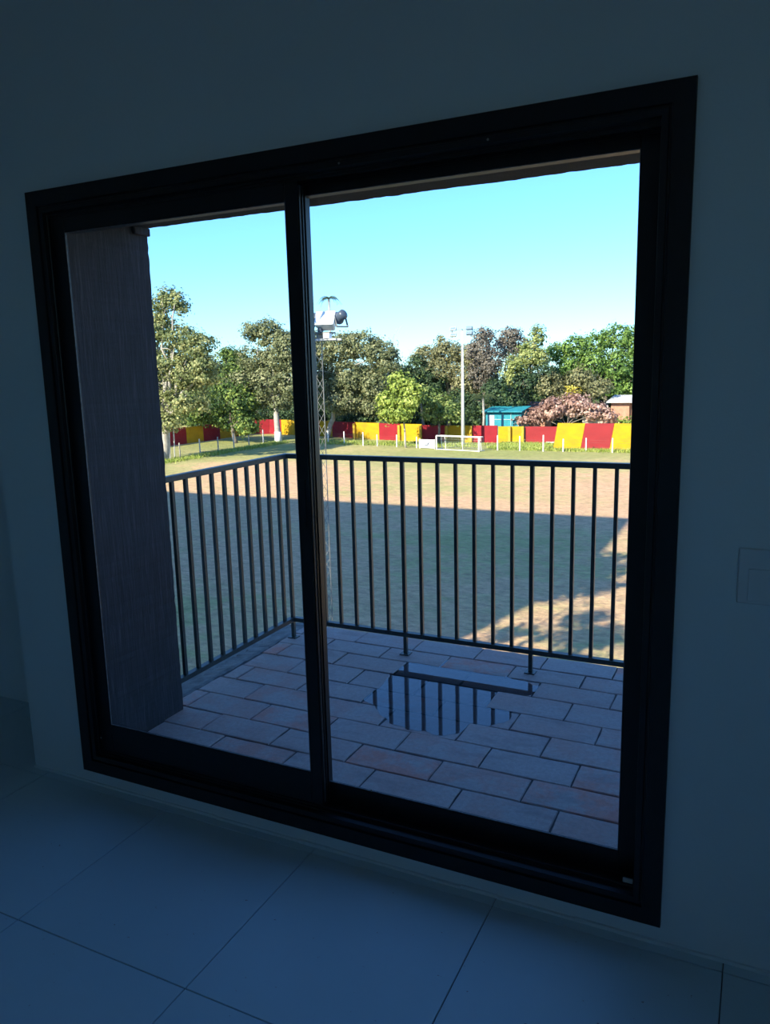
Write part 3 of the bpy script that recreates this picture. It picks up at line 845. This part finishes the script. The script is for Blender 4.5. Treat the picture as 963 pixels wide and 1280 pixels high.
# ================================================================== TREES
def leaf_cloud(blobs, Y, dens=1.0, size=.34, seed=0, depth=1.0, droop=0.0, hole=0.0):
    """leaf quads gathered in clumps on the skin of several lobes -> arrays"""
    r = np.random.default_rng(seed)
    pos = []; nor = []; tone = []
    for bi, (x, z, rx, rz) in enumerate(blobs):
        ry = (rx + rz) * .5 * depth
        cy = Y + r.uniform(-.5, .5) * (rx) * .9
        area = (rx * rz + rx * ry + ry * rz) / 3 * 12.5
        ncl = max(14, int(area * 2.6 * dens))
        d = r.normal(size=(ncl, 3)); d /= np.linalg.norm(d, axis=1)[:, None]
        rad = r.uniform(.55, 1.03, ncl) ** .6
        # lumpy skin
        lump = 1 + .17 * np.sin(d[:, 0] * 5 + bi) * np.cos(d[:, 2] * 6 + 2 * bi) + .10 * np.sin(d[:, 1] * 9 + bi * 3)
        cc = d * (rad * lump)[:, None] * np.array([rx, ry, rz]) + np.array([x, cy, z])
        keep = r.random(ncl) > hole
        cc = cc[keep]; d = d[keep]; ncl = len(cc)
        nl = 17
        cs = r.uniform(.22, .50, ncl)[:, None, None]
        off = r.normal(size=(ncl, nl, 3)) * cs * np.array([1, 1, .7]) * .75
        p = cc[:, None, :] + off
        p[:, :, 2] -= droop * r.random((ncl, nl)) * .8
        n_ = d[:, None, :] * .9 + off / (cs * 1.6) + np.array([0, 0, .5]) + r.normal(size=(ncl, nl, 3)) * .45
        ct = r.uniform(.15, .85, ncl)[:, None] + r.normal(size=(ncl, nl)) * .16
        pos.append(p.reshape(-1, 3)); nor.append(n_.reshape(-1, 3)); tone.append(np.clip(ct, 0, 1).ravel())
    pos = np.concatenate(pos); nor = np.concatenate(nor); tone = np.concatenate(tone)
    nor /= np.linalg.norm(nor, axis=1)[:, None] + 1e-9
    N = len(pos)
    t = np.cross(nor, r.normal(size=(N, 3))); t /= np.linalg.norm(t, axis=1)[:, None] + 1e-9
    bt = np.cross(nor, t)
    s = size * r.uniform(.55, 1.15, N)[:, None]
    a = t * s * .5; b_ = bt * s * .32
    bend = nor * s * .10
    V = np.stack([pos - a, pos - b_ * 1.0 + bend, pos + a, pos + b_ * 1.0 + bend], axis=1).reshape(-1, 3)
    return V, tone
def leaf_mesh(name, V, tone, mt, origin):
    N = len(V) // 4
    me = bpy.data.meshes.new(name)
    me.vertices.add(N * 4); me.vertices.foreach_set('co', (V - np.array(origin)).astype(np.float32).ravel())
    me.loops.add(N * 4); me.loops.foreach_set('vertex_index', np.arange(N * 4, dtype=np.int32))
    me.polygons.add(N); me.polygons.foreach_set('loop_start', np.arange(0, N * 4, 4, dtype=np.int32))
    me.polygons.foreach_set('loop_total', np.full(N, 4, dtype=np.int32))
    at = me.attributes.new('tone', 'FLOAT', 'FACE'); at.data.foreach_set('value', tone.astype(np.float32))
    me.update(calc_edges=True); me.validate()
    me.materials.append(mt)
    return me
def branch(b, p0, p1, r0, r1, rr, sag=.12, n=5):
    p0, p1 = Vector(p0), Vector(p1); L = (p1 - p0).length
    pts = []
    for k in range(n + 1):
        t = k / n; p_ = p0.lerp(p1, t)
        w_ = math.sin(t * math.pi) * L * sag
        pts.append(p_ + Vector((rr.uniform(-.5, .5), rr.uniform(-.5, .5), rr.uniform(-.2, .8))) * w_)
    b.tube(pts, [r0 + (r1 - r0) * k / n for k in range(n + 1)], 6)
    return pts
def tree(name, label, kind, Y, bx, blobs, seed, cat='tree', group=None, trunk_r=None, size=.34, dens=1.0, hole=0.0, lime=False, pale=False, droop=0.0):
    root = empty(name, (bx, Y, G), label=label, cat=cat, group=group)
    org = (bx, Y, G)
    V, tone = leaf_cloud(blobs, Y, dens, size, seed, hole=hole, droop=droop)
    put('foliage', leaf_mesh('foliage', V, tone, LEAF[kind], org), root)
    rr = random.Random(seed)
    cz = sum(q[1] for q in blobs) / len(blobs); cx_ = sum(q[0] for q in blobs) / len(blobs)
    zlow = min(q[1] - q[3] for q in blobs)
    hgt = max(q[1] for q in blobs) - G
    tr_ = trunk_r or max(.10, hgt * .024)
    fork = Vector(((cx_ - bx) * .35, 0, max(1.0, min((zlow - G) + 1.2, hgt * .45))))
    b = MB(); pts = branch(b, (0, 0, -.1), fork, tr_ * 1.25, tr_ * .8, rr, .05)
    b.build('trunk', M['bark_pale' if pale else 'bark'], root, smooth=True)
    b = MB()
    for (x, z, rx, rz) in blobs:
        tip = Vector((x - bx, rr.uniform(-.4, .4), z - G + rz * .4))
        pts = branch(b, fork - Vector((0, 0, .15)), tip, tr_ * .55, tr_ * .10, rr, .14)
        for q in range(3):
            s_ = pts[rr.randint(2, 4)]
            branch(b, s_, s_ + Vector((rr.uniform(-1, 1) * rx, rr.uniform(-1, 1) * rx * .8, rr.uniform(-.2, .9) * rz)), tr_ * .16, tr_ * .05, rr, .15, 3)
    b.build('branches', M['bark_pale' if pale else 'bark'], root, smooth=True)
    if lime:
        MB().tube([(0, 0, 0), (0, 0, .5), (0, 0, 1.3)], [tr_ * 1.32, tr_ * 1.26, tr_ * 1.2], 8).build('painted_foot', M['lime'], root, smooth=True)
    return root
TREES = [
    ('rain_tree','tall pale green tree at far left of the field with a spreading crown','gl',57,-51.4,[(-50.0,8.2,1.2,1.1),(-48.4,7.8,0.7,0.9),(-51.8,6.9,1.5,1.4),(-50.7,5.7,1.5,1.3),(-48.4,4.8,1.8,1.1),(-46.2,3.9,1.4,1.1),(-50.6,2.5,2.1,1.6),(-47.8,1.9,2.3,1.6),(-45.5,1.9,1.2,1.4),(-52.8,2.9,2.0,2.2),(-50.9,-0.9,1.9,1.6),(-48.0,-0.8,2.0,1.3),(-52.9,-0.8,2.2,2.3),(-50.1,-2.9,1.3,0.7)]),
    ('shade_tree','low dark green tree whose bright lower boughs hang over the wall','dg',74,-55.7,[(-56.6,-0.0,2.1,1.5),(-59.2,-2.3,2.6,1.7),(-54.7,-1.5,2.3,2.0),(-54.3,-4.2,1.6,1.5),(-57.2,-3.8,1.9,1.1),(-55.6,2.3,2.0,1.4),(-56.2,3.7,1.4,0.7),(-60.7,-3.4,2.2,1.1)]),
    ('gum_tree','airy grey green tree with a white painted trunk foot','og',75,-50.4,[(-53.1,6.2,1.2,1.0),(-50.7,6.4,1.5,0.9),(-49.4,5.2,1.1,1.0),(-51.6,5.0,0.9,0.5),(-53.1,3.1,2.0,1.3),(-50.2,2.9,2.1,1.4),(-54.2,0.8,1.6,1.4),(-51.1,0.4,2.2,1.6),(-49.7,-1.6,1.5,1.2),(-52.5,-1.6,1.6,0.8),(-48.2,4.1,1.5,1.9),(-47.8,0.6,1.5,1.9)]),
    ('olive_tree','broad olive grey tree with pale bare lower branches behind the floodlight mast','og',82,-48.0,[(-48.5,3.8,2.0,2.3),(-45.7,4.1,2.2,1.7),(-43.0,4.4,2.1,1.6),(-40.5,3.4,1.8,1.6),(-48.7,-0.0,2.2,1.9),(-44.8,0.7,2.7,2.1),(-41.6,-0.1,2.1,1.8),(-39.1,2.4,1.2,1.3),(-45.2,-2.2,2.4,1.5),(-42.0,-2.7,1.7,1.1)]),
    ('young_tree','small bright green tree with slim pale trunk in front of the wall','bg',73,-33.3,[(-34.1,0.0,1.1,1.1),(-34.8,-1.6,1.5,1.1),(-32.8,-1.6,1.2,1.2),(-33.9,-2.8,1.8,0.8),(-32.1,-0.7,0.8,1.0),(-35.0,-3.1,1.1,0.7)]),
    ('orchard_tree','medium green bushy tree just right of the small bright green tree','mg',78,-31.6,[(-31.9,-1.9,1.7,1.4),(-30.5,-2.9,1.4,1.1),(-32.3,-3.6,1.5,0.9),(-33.1,-1.3,0.9,0.9),(-29.6,-3.6,0.9,0.8)]),
    ('forest_tree','olive crowned tree directly behind the tall light pole','ob',94,-36.8,[(-39.8,3.0,2.2,1.5),(-36.7,3.4,2.2,1.3),(-33.7,3.0,1.9,1.6),(-38.4,1.2,2.9,1.6),(-33.5,0.0,2.5,2.2),(-37.5,4.8,0.8,0.5)]),
    ('forest_tree','dark green crown between the olive trees left of the light pole','dk',92,-39.3,[(-40.1,1.4,1.5,1.8),(-38.7,-0.4,2.0,1.8),(-41.0,-0.9,1.8,1.6),(-42.0,0.6,1.1,1.4)]),
    ('forest_tree','grey brown crown just right of the light pole lamps','gb',91,-30.9,[(-30.9,5.2,1.2,1.0),(-31.4,3.3,1.6,1.5),(-29.8,2.1,1.4,1.7),(-31.4,0.6,1.8,1.5)]),
    ('forest_tree','dark rounded brownish crown standing highest right of the pole','gb',95,-28.8,[(-28.9,5.3,1.2,1.1),(-28.0,4.0,1.4,1.2),(-29.7,3.8,1.2,1.2)]),
    ('forest_tree','light yellow green feathery tree in the middle of the wood','lg',89,-25.4,[(-23.8,4.8,0.7,1.2),(-24.7,2.9,1.4,1.4),(-26.1,1.7,1.4,1.4),(-26.8,0.2,1.2,1.1),(-23.8,2.3,1.0,1.3)]),
    ('forest_tree','dense dark green tree above the teal house','dk',88,-27.5,[(-28.2,-1.4,1.6,1.6),(-26.0,-2.1,1.7,1.0),(-24.8,-0.3,1.5,1.3),(-30.4,-3.2,1.4,1.3),(-32.4,-2.8,1.6,1.7),(-22.8,0.3,1.5,1.4)]),
    ('forest_tree','wide rich green tree rising to the right edge of the view','rg',95,-16.9,[(-22.7,3.0,1.5,1.1),(-20.6,3.6,1.7,1.2),(-18.1,4.1,1.7,1.2),(-15.7,4.6,1.6,1.3),(-13.9,3.9,1.4,1.8),(-21.5,1.3,1.7,1.2),(-18.6,1.6,2.0,1.6),(-15.6,1.5,2.0,2.0),(-13.5,-0.9,1.6,1.8),(-16.5,-1.0,1.8,1.3)]),
    ('forest_tree','olive green tree behind the pink brown bush','ob',88,-20.0,[(-21.8,-0.7,1.5,1.2),(-18.5,0.3,1.6,1.0),(-20.4,-1.7,1.6,0.9),(-16.7,-1.0,1.6,1.0)]),
    ('forest_tree','small yellow leaved tree top above the pink brown bush','yl',86,-19.0,[(-19.0,-1.4,0.6,0.6)]),
    ('ornamental_bush','pink brown leafed bush spreading over the boundary wall','pk',84,-19.1,[(-22.4,-3.8,1.2,0.8),(-20.5,-3.0,1.5,1.1),(-18.4,-2.8,1.7,1.3),(-16.3,-3.4,1.2,0.9),(-14.9,-4.0,0.8,0.6),(-24.0,-4.4,0.8,0.4)]),
    ('hedge','bright green hedge below the brick house','bg',79,-11.7,[(-12.0,-4.1,0.7,0.3),(-10.9,-4.0,0.7,0.4)]),
    ('forest_tree','dark undergrowth tree behind the red panels left of the bright green tree','dk',90,-48.7,[(-46.9,-3.3,2.3,1.2),(-50.0,-4.4,2.2,1.0),(-44.1,-3.5,1.6,1.2),(-54.2,-3.5,2.2,1.7)]),
    ('forest_tree','dark shaded tree behind the white footed tree','dk',90,-59.9,[(-60.0,-3.9,2.9,1.5),(-63.3,-3.5,2.4,1.5),(-56.7,-3.3,2.3,1.9),(-66.7,-3.5,2.5,1.6),(-70.5,-2.2,2.5,2.3)]),
    ('forest_tree','green backing tree showing left of the airy grey green tree','mg',96,-72.5,[(-71.8,3.5,2.2,1.2),(-70.8,1.1,2.6,2.1),(-74.5,0.6,2.7,2.1)]),
]

GR = 'trees of the wood behind the boundary wall'
for i, (n_, l_, k_, Y_, bx_, bl_) in enumerate(TREES):
    kw = dict(seed=100 + i)
    if n_ == 'forest_tree': kw.update(group=GR, dens=1.3)
    if n_ in ('hedge', 'ornamental_bush'): kw['cat'] = 'bush'; kw['trunk_r'] = .12
    if n_ == 'rain_tree': kw.update(pale=True, hole=.06, size=.32, trunk_r=.38, dens=1.5)
    if n_ == 'gum_tree': kw.update(lime=True, pale=True, hole=.05, trunk_r=.34, dens=1.4)
    if n_ == 'olive_tree': kw.update(pale=True, hole=.03, trunk_r=.30, dens=1.5)
    if n_ == 'young_tree': kw.update(pale=True, trunk_r=.10, size=.40, dens=1.2)
    if n_ == 'orchard_tree': kw.update(trunk_r=.13)
    if n_ == 'ornamental_bush': kw.update(size=.42)
    if n_ == 'shade_tree': kw.update(dens=1.2, size=.36)
    tree(n_, l_, k_, Y_, bx_, bl_, **kw)
# deep wood backing: one unbroken mass of crowns beyond the single trees
r_ = random.Random(5)
bl = []
x = -118
while x < 34:
    u = (x + 118) / 152
    h_ = 5.2 + 1.3 * math.sin(x * .23) + .8 * math.sin(x * .61 + 1)
    if x < -52: h_ += 1.6
    for k in range(3):
        z0 = G + .8 + k * h_ / 2.6
        bl.append((x + r_.uniform(-1, 1), z0, 3.1 + r_.random(), 2.0 + r_.random() * .5))
    x += 3.6
V, tone = leaf_cloud(bl, 101, .55, .62, 991, depth=1.2)
o = put('backing_wood', leaf_mesh('backing_wood', V, tone, LEAF['dk'], (-40, 101, G)), None, (-40, 101, G))
tag(o, 'dark unbroken mass of woodland foliage filling the gaps behind the trees', 'woodland', kind='stuff')

# bare twiggy tree
rr = random.Random(3)
bt = empty('bare_tree', (-42.4, 88, G), label='leafless twiggy tree top rising above the olive trees', cat='tree')
b = MB(); branch(b, (0, 0, 0), (0, 0, 9.2), .18, .07, rr, .02); b.build('trunk', M['bark_pale'], bt)
b = MB()
for k in range(16):
    z_ = 8.0 + k * .22; a_ = rr.uniform(0, 6.28); L = rr.uniform(1.0, 2.6)
    pts = branch(b, (0, 0, min(z_, 9.2)), (math.cos(a_) * L, math.sin(a_) * L, z_ + rr.uniform(.8, 2.2)), .05, .015, rr, .1)
    for q in range(4):
        s_ = pts[rr.randint(2, 5)]; branch(b, s_, s_ + Vector((rr.uniform(-.7, .7), rr.uniform(-.7, .7), rr.uniform(.1, .8))), .02, .01, rr, .1, 2)
b.build('twigs', M['bark_pale'], bt)

# palms
def palm(name, label, x, Y, ztop, L, n, seed, tr_=.13):
    root = empty(name, (x, Y, G), label=label, cat='palm')
    h_ = ztop - G
    MB().tube([(0, 0, 0), (.1, 0, h_ * .5), (0, 0, h_)], [tr_ * 1.2, tr_, tr_ * .8], 8).build('trunk', M['bark_pale'], root, smooth=True)
    rr = random.Random(seed)
    for k in range(n):
        a_ = 6.283 * k / n + rr.uniform(-.2, .2); up_ = rr.uniform(.2, .9); l_ = L * rr.uniform(.8, 1.1)
        b = MB(); d = Vector((math.cos(a_), math.sin(a_), 0)); sd_ = Vector((-d.y, d.x, 0))
        pts = [d * l_ * t + Vector((0, 0, l_ * (up_ * t - (.55 + up_) * t * t))) for t in [i / 8 for i in range(9)]]
        b.tube(pts, [.03 - .003 * i for i in range(9)], 4)
        for i in range(1, 9):
            for s_ in (-1, 1):
                for h2 in (0, .5):
                    p_ = pts[i - 1].lerp(pts[i], h2); w_ = L * .30 * math.sin(min(1, i / 8 + .12) * 2.9)
                    tip = p_ + sd_ * s_ * w_ * .75 + Vector((0, 0, -w_ * .55)) + d * w_ * .35
                    b.add([p_, p_ + d * .07, tip], [(0, 1, 2)])
        b.build('frond', LEAF['pm'], root, (0, 0, h_))
    return root
palm('palm_tree', 'tiny palm top poking above the floodlight mast', -48.7, 85, 10.3, 1.7, 12, 1)
palm('palm_tree', 'small palm with drooping pale fronds right of the light pole', -28.3, 83, -1.7, 2.2, 11, 2)

# weeds along the foot of the walls
def tufts(name, label, pts, h, seed, mt='weed'):
    r = np.random.default_rng(seed); N = len(pts)
    P0 = np.array(pts); a_ = r.uniform(0, 6.28, N); w_ = r.uniform(.02, .06, N); hh = h * r.uniform(.4, 1.2, N)
    lean = r.normal(size=(N, 2)) * .4 * hh[:, None]
    d = np.stack([np.cos(a_) * w_, np.sin(a_) * w_, np.zeros(N)], 1)
    top = P0 + np.stack([lean[:, 0], lean[:, 1], hh], 1)
    V = np.stack([P0 - d, P0 + d, top + d * .3, top - d * .3], 1).reshape(-1, 3)
    org = P0.mean(0); org[2] = G
    me = leaf_mesh(name, V, np.clip(r.uniform(.2, 1, N), 0, 1), LEAF['bg'], org)
    o = put(name, me, None, org); tag(o, label, 'weeds', kind='stuff'); return o
r = np.random.default_rng(4)
pts = [(x, y, G) for x, y in zip(r.uniform(-24, -2, 5200), np.minimum(73.9 + r.normal(size=5200) * .5, 74.85))]
pts += [(x, y, G) for x, y in zip(r.uniform(-25, -18.9, 3500), r.uniform(74, 79.9, 3500))]
tufts('weeds', 'yellow green weeds at the foot of the painted wall at right', pts, .24, 1)
pts = [(x, y, G) for x, y in zip(r.uniform(-48, -26, 3500), r.uniform(74.5, 79, 3500))]
tufts('weeds', 'sparse grass between the white posts and the wall behind the goal', pts, .22, 2)
pts = [(x, y, G) for x, y in zip(-50.2 + r.normal(size=3500) * .5, r.uniform(54, 76, 3500))]
tufts('weeds', 'grass verge along the left side fence', pts, .28, 3)

# trees left of the balcony corner and behind the building: their crowns throw the streaky shade on the near field
def crown(x, y, zs, seed, spread, n, r0, r1):
    rr = random.Random(seed)
    return [(x + rr.uniform(-spread, spread), G + rr.uniform(*zs), rr.uniform(r0, r1), rr.uniform(r0, r1) * .55) for k in range(n)]
tree('street_tree', 'tall spreading tree left of the balcony beside the building', 'mg', 8.6, -12.2, crown(-11.9, 8.6, (11.0, 14.8), 41, 1.7, 16, .7, 1.5), 300, hole=.2, size=.40, dens=.8, group='tall trees beside the building')
tree('street_tree', 'second tall tree beside the building, nearest the facade', 'mg', 5.2, -9.9, crown(-9.7, 5.2, (8.4, 12.0), 42, 1.7, 12, .35, .9), 301, hole=.35, size=.32, dens=.6, group='tall trees beside the building')
for i, (x, y, z, s) in enumerate(((-9.0, -12, 12.5, 1.0), (-5.0, -13, 12.5, 1.0))):
    rr = random.Random(50 + i)
    bl = [(x + rr.uniform(-2.6, 2.6) * s, z - 1.5 + rr.uniform(-2.0, 1.2), rr.uniform(.6, 1.3) * s, rr.uniform(.25, .5)) for k in range(8)]
    tree('street_tree', ['third', 'fourth'][i] + ' tall tree standing behind the building', 'mg', y, x, bl, 320 + i, hole=.3, group='tall trees behind the building', size=.5, dens=.6)
